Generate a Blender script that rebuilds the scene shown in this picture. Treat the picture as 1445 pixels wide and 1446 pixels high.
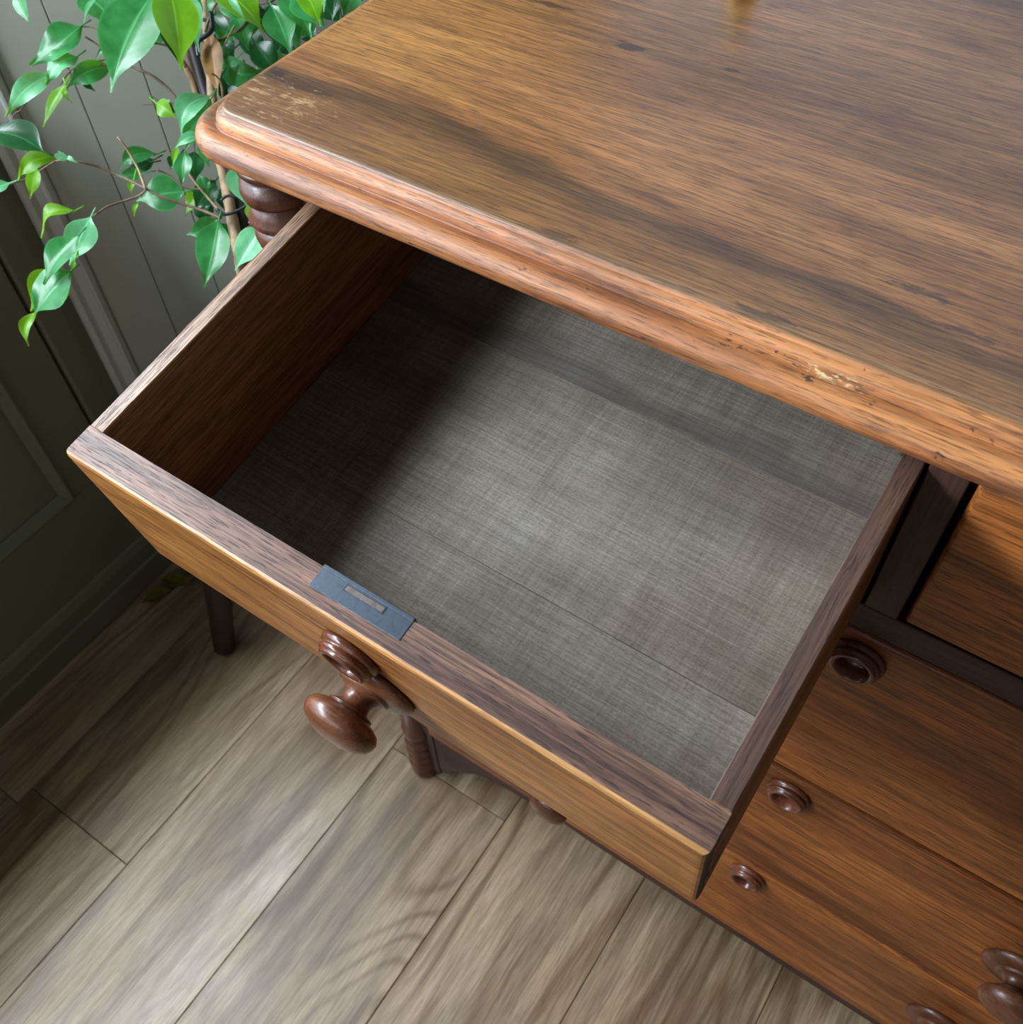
import bpy, bmesh, math, random
from mathutils import Vector, Matrix, Quaternion
random.seed(7)
for o in list(bpy.data.objects): bpy.data.objects.remove(o)
S = bpy.context.scene
COL = S.collection

# ------------------------------------------------------------------ camera
cam = bpy.data.cameras.new('camera'); camo = bpy.data.objects.new('camera', cam); COL.objects.link(camo)
RX = Vector((0.82758114, 0.56035082, -0.03341289))
RY = Vector((0.4297675, -0.67076597, -0.60446084))
RZ = Vector((-0.36112236, 0.48588061, -0.79593384))
CAM = Vector((0, 0, 1.42)); FPX = 1393.93
M = Matrix.Identity(4)
for i in range(3):
    M[i][0] = RX[i]; M[i][1] = -RY[i]; M[i][2] = -RZ[i]; M[i][3] = CAM[i]
camo.matrix_world = M
cam.sensor_width = 36; cam.lens = 36 * FPX / 1445; cam.clip_start = .02
cam.dof.use_dof = True; cam.dof.focus_distance = .64; cam.dof.aperture_fstop = 15
S.camera = camo

# ------------------------------------------------------------------ light
W = bpy.data.worlds.new('room_ambient'); S.world = W; W.use_nodes = True
W.node_tree.nodes['Background'].inputs[0].default_value = (1, .95, .90, 1)
W.node_tree.nodes['Background'].inputs[1].default_value = .06

def area(name, loc, target, sx, sy, power, col, spread=180):
    l = bpy.data.lights.new(name, 'AREA'); l.shape = 'RECTANGLE'; l.size = sx; l.size_y = sy
    l.energy = power; l.color = col; l.spread = math.radians(spread)
    o = bpy.data.objects.new(name, l); COL.objects.link(o); o.location = loc
    o.rotation_euler = (Vector(target) - Vector(loc)).to_track_quat('-Z', 'Y').to_euler()
    return o
# daylight coming in through the window of the left wall
area('window_daylight', (-1.235, -.60, 1.68), (0, -.60, 1.35), 2.2, .30, 78, (.80, .90, 1))
# dimmer light from the ground and trees seen through the lower half of the same window
area('window_lower_light', (-1.235, -.60, 1.20), (0, -.60, 1.10), 2.2, .55, 13, (.72, .84, 1))
# weak soft fill added from the front of the room, its source unseen
area('front_fill_light', (-.35, -2.1, 1.45), (-.35, 0, 1.2), 1.2, 1.1, 8, (.86, .93, 1))
S.view_settings.view_transform = 'Standard'; S.view_settings.look = 'None'
S.view_settings.gamma = 1; S.view_settings.use_curve_mapping = False
S.view_settings.exposure = 0.08

# ------------------------------------------------------------------ material helpers
class NT:
    def __init__(s, name):
        s.m = bpy.data.materials.new(name); s.m.use_nodes = True
        s.t = s.m.node_tree; s.N = s.t.nodes; s.L = s.t.links
        s.b = s.N['Principled BSDF']
    def n(s, typ, **kw):
        x = s.N.new(typ)
        for k, v in kw.items():
            if k.startswith('i_'):
                x.inputs[k[2:].replace('_', ' ')].default_value = v
            else: setattr(x, k, v)
        return x
    def l(s, a, b): s.L.new(a, b)
    def math(s, op, a, b=None, c=None, clamp=False):
        x = s.N.new('ShaderNodeMath'); x.operation = op; x.use_clamp = clamp
        for i, v in enumerate((a, b, c)):
            if v is None: continue
            if isinstance(v, (int, float)): x.inputs[i].default_value = v
            else: s.l(v, x.inputs[i])
        return x.outputs[0]
    def vscale(s, v, sc):
        x = s.N.new('ShaderNodeVectorMath'); x.operation = 'MULTIPLY'; s.l(v, x.inputs[0]); x.inputs[1].default_value = sc
        return x.outputs[0]
    def vadd(s, a, b):
        x = s.N.new('ShaderNodeVectorMath'); x.operation = 'ADD'
        for i, v in enumerate((a, b)):
            if isinstance(v, (tuple, list)): x.inputs[i].default_value = v
            else: s.l(v, x.inputs[i])
        return x.outputs[0]
    def noise(s, v, scale, detail=2, rough=.5, dist=0):
        x = s.N.new('ShaderNodeTexNoise'); x.inputs['Scale'].default_value = scale
        x.inputs['Detail'].default_value = detail; x.inputs['Roughness'].default_value = rough
        x.inputs['Distortion'].default_value = dist; s.l(v, x.inputs['Vector']); return x.outputs[0]
    def ramp(s, f, lo, hi, a=0., b=1.):
        x = s.N.new('ShaderNodeMapRange'); x.inputs[1].default_value = lo; x.inputs[2].default_value = hi
        x.inputs[3].default_value = a; x.inputs[4].default_value = b; x.clamp = True
        x.interpolation_type = 'SMOOTHSTEP'; s.l(f, x.inputs[0]); return x.outputs[0]
    def mix(s, f, a, b, mode='MIX'):
        x = s.N.new('ShaderNodeMix'); x.data_type = 'RGBA'; x.blend_type = mode
        if isinstance(f, (int, float)): x.inputs[0].default_value = f
        else: s.l(f, x.inputs[0])
        for i, v in ((6, a), (7, b)):
            if isinstance(v, (tuple, list)): x.inputs[i].default_value = (*v[:3], 1)
            else: s.l(v, x.inputs[i])
        return x.outputs[2]
    def bump(s, h, strength=.3, dist=.001):
        x = s.N.new('ShaderNodeBump'); x.inputs['Strength'].default_value = strength
        x.inputs['Distance'].default_value = dist; s.l(h, x.inputs['Height']); s.l(x.outputs[0], s.b.inputs['Normal'])
    def pos(s, rnd=True):
        tc = s.N.new('ShaderNodeTexCoord')
        if not rnd: return tc.outputs['Object'], tc.outputs['Object']
        oi = s.N.new('ShaderNodeObjectInfo')
        k = s.math('MULTIPLY', oi.outputs['Random'], 37.0)
        cx = s.N.new('ShaderNodeCombineXYZ')
        for i in range(3): s.l(k, cx.inputs[i])
        return s.vadd(tc.outputs['Object'], cx.outputs[0]), tc.outputs['Object']

def c(r, g, b):      # sRGB 0-255 to linear
    return tuple(((v / 255) / 12.92 if v / 255 <= .04045 else ((v / 255 + .055) / 1.055) ** 2.4) for v in (r, g, b))

def wood(name, dark, mid, light, axis='X', rough=.45, band=9., contour=0., cont_scale=1.2, pore=.5, blotch=.35,
         fibre=.35, coat=0., bumpk=.25, extra=None, seed=0, spec=.5, cross=0., speck=0., streak=.45, streak_scale=95, cfreq=22, cst=.24):
    s = NT(name)
    p, raw = s.pos()
    if seed: p = s.vadd(p, (seed, seed * 1.7, seed * .6))
    lo = {'X': (.10, 1, 1), 'Y': (1, .10, 1), 'Z': (1, 1, .10)}[axis]
    wv = s.vscale(p, lo)
    # a slow wander of the grain
    warp = s.N.new('ShaderNodeTexNoise'); warp.inputs['Scale'].default_value = 5; warp.inputs['Detail'].default_value = 1
    s.l(s.vscale(p, {'X': (.35, 1, 1), 'Y': (1, .35, 1), 'Z': (1, 1, .35)}[axis]), warp.inputs['Vector'])
    wsc = s.vscale(s.vadd(warp.outputs['Color'], (-.5, -.5, -.5)), (.035,) * 3)
    q = s.vadd(wv, wsc)
    bands = s.noise(q, band, 3, .6)
    f1 = s.ramp(bands, .33, .67)
    col = s.mix(f1, dark, light)
    col = s.mix(.55, col, mid)
    h = bands
    if contour:
        nn = s.noise(s.vscale(p, {'X': (cst, 1, 1), 'Y': (1, cst, 1), 'Z': (1, 1, cst)}[axis]), cont_scale * 4, 1, .4, .3)
        r_ = s.ramp(s.math('PINGPONG', s.math('MULTIPLY', nn, cfreq), 1.0), 0, .55, 1, 0)
        br = s.noise(q, band * 3, 2)
        r_ = s.math('MULTIPLY', r_, s.ramp(br, .3, .6))
        col = s.mix(s.math('MULTIPLY', r_, contour), col, dark)
    bz = s.noise(s.vscale(p, {'X': (.5, 1, 1), 'Y': (1, .5, 1), 'Z': (1, 1, .5)}[axis]), 9, 3, .6)
    rr = s.math('ADD', s.ramp(bz, .3, .7, -.05, .08), rough)
    if extra: col, rr = extra(s, p, raw, col, rr)
    fz = s.noise(s.vscale(p, {'X': (.035, 1, 1), 'Y': (1, .035, 1), 'Z': (1, 1, .035)}[axis]), 620, 2, .6)
    fm = s.ramp(fz, .34, .66, 1 - fibre, 1 + fibre * .5)
    x = s.N.new('ShaderNodeCombineXYZ')
    for i in range(3): s.l(fm, x.inputs[i])
    vm = s.N.new('ShaderNodeVectorMath'); vm.operation = 'MULTIPLY'; s.l(col, vm.inputs[0]); s.l(x.outputs[0], vm.inputs[1])
    col = vm.outputs[0]
    mz = s.noise(s.vadd(s.vscale(q, {'X': (.5, 1, 1), 'Y': (1, .5, 1), 'Z': (1, 1, .5)}[axis]), (3, 1, 2)), streak_scale, 3, .65)
    col = s.mix(s.ramp(mz, .46, .70, 0, streak), col, tuple(v * .75 for v in dark))
    col = s.mix(s.ramp(mz, .50, .30, 0, streak * .5), col, light)
    pz = s.noise(s.vadd(s.vscale(p, {'X': (.055, 1, 1), 'Y': (1, .055, 1), 'Z': (1, 1, .055)}[axis]), (5, 5, 5)), 1000, 2, .6)
    pm = s.ramp(pz, .55, .64)
    col = s.mix(s.math('MULTIPLY', pm, pore), col, tuple(v * .45 for v in dark))
    col = s.mix(s.math('MULTIPLY', s.ramp(bz, .45, .72), blotch), col, tuple(v * .62 for v in dark))
    if cross:
        cz = s.noise(s.vscale(p, {'X': (1, .04, .04), 'Y': (.04, 1, .04), 'Z': (.04, .04, 1)}[axis]), 260, 2, .6)
        col = s.mix(s.math('MULTIPLY', s.ramp(cz, .35, .7), cross), col, tuple(v * .6 for v in dark))
    if speck:
        sz = s.noise(s.vadd(p, (9, 9, 9)), 160, 2, .6)
        col = s.mix(s.math('MULTIPLY', s.ramp(sz, .64, .70), speck), col, (.012, .01, .012))
    s.l(col, s.b.inputs['Base Color'])
    s.l(rr, s.b.inputs['Roughness'])
    s.b.inputs['Specular IOR Level'].default_value = spec
    if coat:
        s.b.inputs['Coat Weight'].default_value = coat; s.b.inputs['Coat Roughness'].default_value = .22
    hh = s.math('SUBTRACT', s.math('MULTIPLY', fz, .6), s.math('MULTIPLY', pm, .6))
    s.bump(hh, bumpk, .0006)
    return s.m

def spot(s, raw, cx, cy, rx, ry, edge=.5):
    """soft wear mark of its own shape at a fixed place on the piece"""
    q = s.vscale(s.vadd(raw, (-cx, -cy, 0)), (1 / rx, 1 / ry, 0))
    n = s.noise(s.vscale(raw, (.35, 1, 1)), 260, 3, .7)
    ln = s.N.new('ShaderNodeVectorMath'); ln.operation = 'LENGTH'; s.l(q, ln.inputs[0])
    d = s.math('ADD', ln.outputs['Value'], s.ramp(n, .3, .7, -edge, edge))
    return s.ramp(d, .7, 1.05, 1, 0)

def top_extra(s, p, raw, col, rr):
    sx = s.N.new('ShaderNodeSeparateXYZ'); s.l(raw, sx.inputs[0])
    wob = s.noise(s.vscale(raw, (.35, 1, 0)), 9, 3, .6)
    y = s.math('ADD', s.math('ADD', sx.outputs[1], s.ramp(wob, .2, .8, -.016, .016)), s.math('MULTIPLY', sx.outputs[0], .035))
    # front board browner and greyer than the field
    front = s.ramp(y, .433, .440, 1, 0)
    col = s.mix(s.math('MULTIPLY', front, .62), col, s.mix(s.noise(s.vscale(p, (.08, 1, 1)), 60, 2), c(84, 54, 28), c(152, 110, 64)))
    band = s.math('MULTIPLY', s.ramp(y, .412, .434), s.ramp(y, .434, .440, 1, 0))
    col = s.mix(s.math('MULTIPLY', band, .62), col, c(58, 40, 24))
    # golden left end with the window's light painted in, redder and darker field to the right
    gold = s.math('MULTIPLY', s.ramp(sx.outputs[0], -.52, -.25, 1, 0), s.ramp(y, .445, .47))
    col = s.mix(s.math('MULTIPLY', gold, .6), col, s.mix(s.noise(s.vscale(p, (.1, 1, 1)), 50, 3), c(158, 104, 42), c(206, 150, 78)))
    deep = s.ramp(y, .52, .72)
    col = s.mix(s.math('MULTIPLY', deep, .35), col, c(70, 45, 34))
    for a, k in (((-.508, .444, .006, .0035), .9), ((-.512, .446, .012, .004), .55), ((-.318, .597, .012, .006), .8),
                 ((-.49, .440, .035, .006), .5), ((-.40, .62, .02, .004), .6), ((-.06, .455, .02, .003), .7), ((-.12, .395, .018, .003), .7),
                 ((-.03, .437, .02, .003), .6), ((-.09, .52, .02, .002), .5), ((-.25, .395, .012, .004), .5), ((-.245, .605, .006, .002), .8)):
        col = s.mix(s.math('MULTIPLY', spot(s, raw, *a), k), col, c(38, 28, 26))
    # pale scuffs at the left front corner
    sc = s.noise(s.vscale(raw, (.35, 1, 1)), 230, 4, .75)
    m = s.math('MULTIPLY', spot(s, raw, -.487, .418, .042, .018), s.ramp(sc, .50, .62))
    col = s.mix(s.math('MULTIPLY', m, .85), col, c(196, 160, 112))
    # pale line along the front arris
    ar = s.math('MULTIPLY', s.ramp(sx.outputs[1], .3885, .3905), s.ramp(sx.outputs[1], .3915, .3955, 1, 0))
    col = s.mix(s.math('MULTIPLY', ar, .45), col, c(140, 118, 92))
    # moulding: orange brown with dark nicks
    ml = s.ramp(sx.outputs[1], .3885, .3893, 1, 0)
    mn = s.mix(s.ramp(s.noise(s.vscale(p, (.06, 1, 1)), 55, 3, .6), .3, .7), c(150, 84, 42), c(220, 148, 88))
    mn = s.mix(s.ramp(s.noise(s.vscale(p, (.15, 1, 1)), 60, 4, .7), .54, .68, 0, .65), mn, c(84, 48, 36))
    mn = s.mix(s.ramp(s.noise(s.vscale(p, (.5, 1, 1)), 120, 3, .7), .66, .70, 0, .9), mn, c(46, 30, 34))
    chip = s.math('MULTIPLY', spot(s, raw, -.075, .381, .020, .0022, .6), s.ramp(s.noise(s.vscale(raw, (.4, 1, 1)), 420, 3, .7), .50, .56))
    mn = s.mix(chip, mn, c(232, 205, 150))
    fb = s.noise(s.vscale(p, (.035, 1, 1)), 620, 2, .6)
    mn = s.mix(s.ramp(fb, .35, .7, 0, .3), mn, c(96, 52, 24))
    col = s.mix(ml, col, mn)
    rr = s.math('ADD', rr, s.math('MULTIPLY', ml, .12))
    return col, rr

def bottom_extra(s, p, raw, col, rr):
    w = s.noise(s.vscale(p, (1, .03, 1)), 700, 2, .6)
    col = s.mix(s.ramp(w, .35, .7, 0, .35), col, c(92, 84, 76))
    w2 = s.noise(s.vscale(p, (1, .10, 1)), 60, 2, .6)
    col = s.mix(s.ramp(w2, .4, .7, 0, .28), col, c(104, 92, 78))
    th = s.noise(s.vscale(p, (.02, 1, 1)), 500, 2, .6)
    col = s.mix(s.ramp(th, .60, .76, 0, .22), col, c(178, 174, 164))
    b = s.noise(p, 9, 3, .6)
    col = s.mix(s.ramp(b, .42, .68, 0, .5), col, c(160, 156, 148))
    g = s.noise(s.vscale(p, (.45, 1, 1)), 1000, 2, .6)
    col = s.mix(s.ramp(g, .45, .65, 0, .30), col, c(60, 52, 44))
    # blue-grey stain along the rear joint, rust mark in the far right corner
    sx = s.N.new('ShaderNodeSeparateXYZ'); s.l(raw, sx.inputs[0])
    y = s.math('ADD', sx.outputs[1], s.ramp(s.noise(s.vscale(raw, (.5, 1, 1)), 26, 2), .2, .8, -.012, .012))
    st = s.math('MULTIPLY', s.ramp(sx.outputs[1], .2600, .2612), s.ramp(y, .274, .288, 1, 0))
    col = s.mix(s.math('MULTIPLY', st, .6), col, c(84, 78, 80))
    col = s.mix(s.math('MULTIPLY', spot(s, raw, .408, .335, .016, .02), .8), col, c(62, 36, 26))
    return col, rr

MT = {}
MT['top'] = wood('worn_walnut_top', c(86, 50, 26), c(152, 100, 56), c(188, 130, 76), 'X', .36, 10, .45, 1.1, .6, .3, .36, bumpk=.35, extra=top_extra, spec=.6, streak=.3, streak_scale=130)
MT['front'] = wood('golden_drawer_front', c(112, 64, 30), c(174, 114, 58), c(206, 146, 82), 'X', .40, 11, .3, 1.4, .6, .25, .45, spec=.25)
MT['case'] = wood('red_brown_case', c(84, 40, 16), c(156, 88, 40), c(192, 120, 58), 'X', .38, 9, .35, 1.3, .6, .5, .42, spec=.35, streak=.5)
MT['case_dark'] = wood('dark_case_frame', c(40, 22, 16), c(72, 42, 30), c(90, 56, 38), 'Z', .55, 12, .2, 1.3, .4, .3, .3)
MT['rail'] = wood('dark_case_rail', c(40, 22, 16), c(70, 40, 30), c(86, 52, 38), 'X', .6, 12, .2, 1.3, .4, .3, .3)
MT['side_case'] = wood('case_side_wood', c(60, 32, 20), c(98, 58, 36), c(120, 76, 46), 'Z', .4, 10, .4, 1.3, .4, .3, .3)
MT['edge'] = wood('weathered_top_edge', c(58, 38, 34), c(118, 86, 72), c(150, 114, 92), 'X', .48, 30, .2, 1.3, .8, .5, .5, bumpk=.5, spec=.4)
MT['arris_light'] = wood('golden_arris_highlight', c(140, 86, 40), c(206, 148, 82), c(232, 184, 118), 'X', .4, 16, .1, 1.3, .4, .35, .35)  # bevel highlight put into the colour, paler than the front wood
MT['edgeY'] = wood('drawer_side_light', c(84, 58, 42), c(146, 112, 86), c(178, 144, 116), 'Y', .46, 40, .2, 1.3, .6, .2, .55, bumpk=.6)
MT['side_in'] = wood('oak_drawer_side', c(92, 56, 28), c(146, 98, 56), c(170, 120, 72), 'Y', .55, 22, .1, 1.3, .6, .2, .4)
MT['side_dk'] = wood('dark_drawer_side', c(56, 40, 34), c(92, 68, 56), c(112, 84, 68), 'Y', .48, 30, .1, 1.3, .6, .25, .3, speck=.1)
MT['bottom'] = wood('grey_drawer_bottom', c(104, 94, 82), c(146, 137, 124), c(164, 156, 144), 'X', .8, 14, .1, 1.3, .15, .3, .2, cross=.2, bumpk=.12, extra=bottom_extra, spec=.25, streak=.18)
MT['turn'] = wood('polished_turned_wood', c(44, 24, 18), c(80, 46, 34), c(116, 70, 48), 'Z', .30, 24, .2, 1.3, .4, .2, .2, coat=.2, spec=.5)
MT['turnY'] = wood('polished_knob_wood', c(54, 28, 18), c(100, 58, 38), c(138, 88, 58), 'X', .30, 26, .2, 1.3, .4, .25, .2, coat=.2, spec=.5)
MT['boss'] = wood('dark_boss_wood', c(52, 24, 16), c(104, 56, 36), c(136, 78, 50), 'X', .24, 26, .2, 1.3, .4, .25, .2, coat=.3)
MT['end'] = wood('dark_end_grain', c(20, 15, 12), c(44, 34, 28), c(96, 78, 62), 'Z', .7, 60, 0, 1, .6, .5, .5, bumpk=.8)
MT['stool'] = wood('dark_stool_wood', c(26, 14, 10), c(46, 24, 18), c(56, 30, 20), 'Z', .45, 14, .2, 1.3, .3, .3, .3)

def floor_extra(s, p, raw, col, rr):
    # a few dark knots
    v = s.N.new('ShaderNodeTexVoronoi'); v.inputs['Scale'].default_value = 2.1
    s.l(s.vadd(s.vscale(p, (1.5, .7, 1)), s.vscale(s.noise(p, 30, 2), (.02, .02, .02))), v.inputs['Vector'])
    col = s.mix(s.ramp(v.outputs['Distance'], .03, .11, .75, 0), col, c(84, 68, 58))
    fg = s.noise(s.vscale(p, (1, .16, 1)), 6, 1, .5, .6)
    ln = s.ramp(s.math('PINGPONG', s.math('MULTIPLY', fg, 26), 1.0), 0, .6, 1, 0)
    msk = s.ramp(s.noise(s.vscale(p, (1, .4, 1)), 4, 2), .36, .54)
    col = s.mix(s.math('MULTIPLY', s.math('MULTIPLY', ln, msk), .75), col, c(104, 76, 52))
    # long grey-violet clouds
    cl = s.noise(s.vscale(p, (1, .22, 1)), 13, 3, .6)
    col = s.mix(s.ramp(cl, .47, .68, 0, .5), col, c(112, 96, 86))
    cl2 = s.noise(s.vadd(s.vscale(p, (1, .12, 1)), (4, 2, 7)), 30, 3, .65)
    col = s.mix(s.ramp(cl2, .52, .64, 0, .45), col, c(122, 92, 62))
    return col, rr
MT['floor'] = wood('pale_oak_plank', c(104, 80, 54), c(164, 138, 106), c(194, 172, 142), 'Y', .34, 7, .0, 1.1, .25, .12, .3, cfreq=34, extra=floor_extra, bumpk=.12, spec=.5, streak=.5, streak_scale=34)

def paint(name, col, rough=.45, bk=.05):
    s = NT(name); p, raw = s.pos(False)
    n = s.noise(p, 14, 3, .6)
    cc = s.mix(s.ramp(n, .3, .7, 0, .25), col, tuple(v * .8 for v in col))
    s.l(cc, s.b.inputs['Base Color']); s.b.inputs['Roughness'].default_value = rough
    s.bump(s.noise(p, 300, 2), bk, .0005); return s.m
MT['olive'] = paint('olive_paint', c(112, 116, 92), .38)
MT['sage'] = paint('sage_paint', c(164, 168, 154), .40)
MT['sage_gloss'] = paint('sage_gloss_paint', c(190, 192, 184), .24)
MT['plaster'] = paint('pale_plaster', c(222, 228, 236), .7)
MT['gap'] = paint('dark_joint', c(84, 74, 62), .9)

def metal(name, col, rough, met=1.):
    s = NT(name); p, raw = s.pos(False)
    n = s.noise(p, 260, 3, .6)
    cc = s.mix(s.ramp(n, .3, .7), col, tuple(v * .55 for v in col))
    s.l(cc, s.b.inputs['Base Color']); s.b.inputs['Metallic'].default_value = met
    s.l(s.ramp(n, .3, .7, rough - .06, rough + .1), s.b.inputs['Roughness']); s.bump(n, .15, .0003)
    return s.m
MT['iron'] = metal('sky_tinted_iron', c(98, 108, 120), .38, .85)  # blue of the reflected window is put into the iron's colour
MT['ironlight'] = metal('worn_iron_bolt', c(150, 140, 132), .35, .9)
MT['brass'] = metal('old_brass', c(222, 190, 96), .3)

def leafmat(name, top, under, tl, rough=.28):
    s = NT(name)
    tc = s.N.new('ShaderNodeTexCoord'); uv = s.N.new('ShaderNodeSeparateXYZ'); s.l(tc.outputs['UV'], uv.inputs[0])
    a = s.math('ABSOLUTE', s.math('SUBTRACT', uv.outputs[0], .5))
    rib = s.ramp(a, .012, .035, 1, 0)
    edge = s.ramp(a, .44, .5)
    side = s.math('PINGPONG', s.math('ADD', s.math('MULTIPLY', uv.outputs[1], 20), s.math('MULTIPLY', a, 10)), 1.0)
    n = s.noise(tc.outputs['Object'], 60, 3, .6)
    col = s.mix(s.ramp(n, .3, .7), top, under)
    col = s.mix(s.math('MULTIPLY', side, .12), col, tuple(min(1, v * 1.5) for v in top))
    pale = tuple(min(1, v * 1.6 + .04) for v in under)
    col = s.mix(s.math('MULTIPLY', rib, .7), col, pale)
    col = s.mix(s.math('MULTIPLY', edge, .35), col, pale)
    s.l(col, s.b.inputs['Base Color']); s.b.inputs['Roughness'].default_value = rough
    s.b.inputs['Specular IOR Level'].default_value = .55
    tr = s.N.new('ShaderNodeBsdfTranslucent'); tr.inputs[0].default_value = (*tl, 1)
    mx = s.N.new('ShaderNodeMixShader'); mx.inputs[0].default_value = .38
    s.l(s.b.outputs[0], mx.inputs[1]); s.l(tr.outputs[0], mx.inputs[2])
    s.l(mx.outputs[0], s.N['Material Output'].inputs['Surface'])
    s.bump(s.math('ADD', s.math('MULTIPLY', side, .3), rib), .15, .0006)
    return s.m
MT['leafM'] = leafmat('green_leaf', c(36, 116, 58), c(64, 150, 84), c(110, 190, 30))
MT['leafD'] = leafmat('dark_green_leaf', c(18, 72, 34), c(34, 98, 50), c(50, 110, 20))  # darker copy; shade among the back leaves put into the colour
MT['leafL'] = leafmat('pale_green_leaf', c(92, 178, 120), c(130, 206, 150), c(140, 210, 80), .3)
MT['leafY'] = leafmat('lime_leaf', c(96, 158, 20), c(124, 184, 36), c(170, 230, 20), .35)
MT['leafB'] = leafmat('withered_leaf', c(120, 82, 40), c(168, 124, 70), c(150, 100, 40), .5)
MT['leafY2'] = leafmat('fallen_yellowing_leaf', c(130, 134, 50), c(158, 156, 66), c(120, 120, 30), .5)

def plain(name, col, rough=.6, k=.25, sc=60):
    s = NT(name); p, raw = s.pos(False); n = s.noise(s.vscale(p, (1, 1, .3)), sc, 3, .6)
    s.l(s.mix(s.ramp(n, .3, .7), col, tuple(v * (1 - k) for v in col)), s.b.inputs['Base Color'])
    s.b.inputs['Roughness'].default_value = rough; s.bump(n, .3, .001); return s.m
MT['bark'] = plain('tan_bark', c(176, 146, 112), .7, .45, 120)
MT['twig'] = plain('brown_twig', c(120, 98, 78), .7, .4, 160)
MT['cane'] = plain('dark_cane', c(58, 50, 54), .5, .3)
MT['tie'] = plain('black_plastic', c(30, 36, 46), .35, .2)
MT['pot'] = plain('terracotta', c(150, 92, 66), .8, .2, 30)
MT['soil'] = plain('soil', c(54, 40, 30), .95, .5, 90)

# ------------------------------------------------------------------ mesh helpers
def link(name, bm, mat, parent=None, smooth=False, mats=None):
    me = bpy.data.meshes.new(name); bm.normal_update(); bm.to_mesh(me); bm.free()
    for m in (mats or [mat]): me.materials.append(m)
    if smooth:
        for p in me.polygons: p.use_smooth = True
    o = bpy.data.objects.new(name, me); COL.objects.link(o)
    if parent: o.parent = parent
    return o
def empty(name, loc=(0, 0, 0)):
    o = bpy.data.objects.new(name, None); COL.objects.link(o); o.location = loc; o.empty_display_size = .05; return o
def tag(o, label, cat, group=None):
    o['label'] = label; o['category'] = cat
    if group: o['group'] = group
    return o
def box(x0, y0, z0, x1, y1, z1, bev=0., seg=2, bm=None):
    b = bmesh.new()
    bmesh.ops.create_cube(b, size=1)
    for v in b.verts:
        v.co = Vector((x0 + (v.co.x + .5) * (x1 - x0), y0 + (v.co.y + .5) * (y1 - y0), z0 + (v.co.z + .5) * (z1 - z0)))
    if bev: bmesh.ops.bevel(b, geom=b.edges[:], offset=bev, segments=seg, profile=.5, affect='EDGES')
    if bm is not None:
        me = bpy.data.meshes.new('t'); b.to_mesh(me); b.free(); bm.from_mesh(me); bpy.data.meshes.remove(me); return bm
    return b
def lathe(prof, n=40, axis='Z', org=(0, 0, 0)):
    """prof: list of (radius, height). axis Z: up; axis Y: heights run towards -Y"""
    b = bmesh.new(); rings = []
    for r, h in prof:
        ring = []
        if r < 1e-6:
            ring = [b.verts.new((0, 0, h))]
        else:
            for i in range(n):
                a = 2 * math.pi * i / n; ring.append(b.verts.new((r * math.cos(a), r * math.sin(a), h)))
        rings.append(ring)
    for A, B in zip(rings, rings[1:]):
        for i in range(n):
            j = (i + 1) % n
            if len(A) == 1 and len(B) == 1: continue
            if len(A) == 1: b.faces.new((A[0], B[i], B[j]))
            elif len(B) == 1: b.faces.new((A[i], A[j], B[0]))
            else: b.faces.new((A[i], A[j], B[j], B[i]))
    for v in b.verts:
        x, y, z = v.co
        if axis == 'Y': v.co = Vector((x, -z, y))
        v.co += Vector(org)
    bmesh.ops.recalc_face_normals(b, faces=b.faces[:])
    return b
def spline(P, k=6):
    P = [Vector(p) for p in P]; out = []
    for i in range(len(P) - 1):
        p0 = P[max(i - 1, 0)]; p1 = P[i]; p2 = P[i + 1]; p3 = P[min(i + 2, len(P) - 1)]
        for j in range(k):
            t = j / k
            out.append(.5 * ((2 * p1) + (p2 - p0) * t + (2 * p0 - 5 * p1 + 4 * p2 - p3) * t * t + (3 * p1 - p0 - 3 * p2 + p3) * t ** 3))
    out.append(P[-1]); return out
def tube(P, r0, r1, n=8, k=6, bm=None, knob=0.):
    b = bm or bmesh.new(); Q = spline(P, k) if len(P) > 2 else [Vector(p) for p in P]
    prev = None; up = Vector((.3, .2, 1)).normalized()
    for i, q in enumerate(Q):
        d = (Q[min(i + 1, len(Q) - 1)] - Q[max(i - 1, 0)]).normalized()
        u = d.cross(up)
        if u.length < .05: u = d.cross(Vector((1, 0, 0)))
        u.normalize(); w = d.cross(u)
        t = i / (len(Q) - 1); r = r0 + (r1 - r0) * t
        if knob: r *= 1 + knob * random.uniform(-1, 1)
        ring = [b.verts.new(q + u * math.cos(2 * math.pi * a / n) * r + w * math.sin(2 * math.pi * a / n) * r) for a in range(n)]
        if prev:
            for a in range(n): b.faces.new((prev[a], prev[(a + 1) % n], ring[(a + 1) % n], ring[a]))
        else: b.faces.new(ring[::-1])
        prev = ring
    b.faces.new(prev)
    bmesh.ops.recalc_face_normals(b, faces=b.faces[:])
    return b
def prism(poly, y0, y1, bev=0):
    """polygon in XZ, extruded along Y"""
    b = bmesh.new(); vs = [b.verts.new((x, y0, z)) for x, z in poly]; f = b.faces.new(vs)
    r = bmesh.ops.extrude_face_region(b, geom=[f])
    for v in [g for g in r['geom'] if isinstance(g, bmesh.types.BMVert)]: v.co.y = y1
    bmesh.ops.recalc_face_normals(b, faces=b.faces[:])
    if bev:
        es = [e for e in b.edges if abs(e.verts[0].co.y - y0) < 1e-6 and abs(e.verts[1].co.y - y0) < 1e-6]
        bmesh.ops.bevel(b, geom=es, offset=bev, segments=2, profile=.5, affect='EDGES')
    return b
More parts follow.
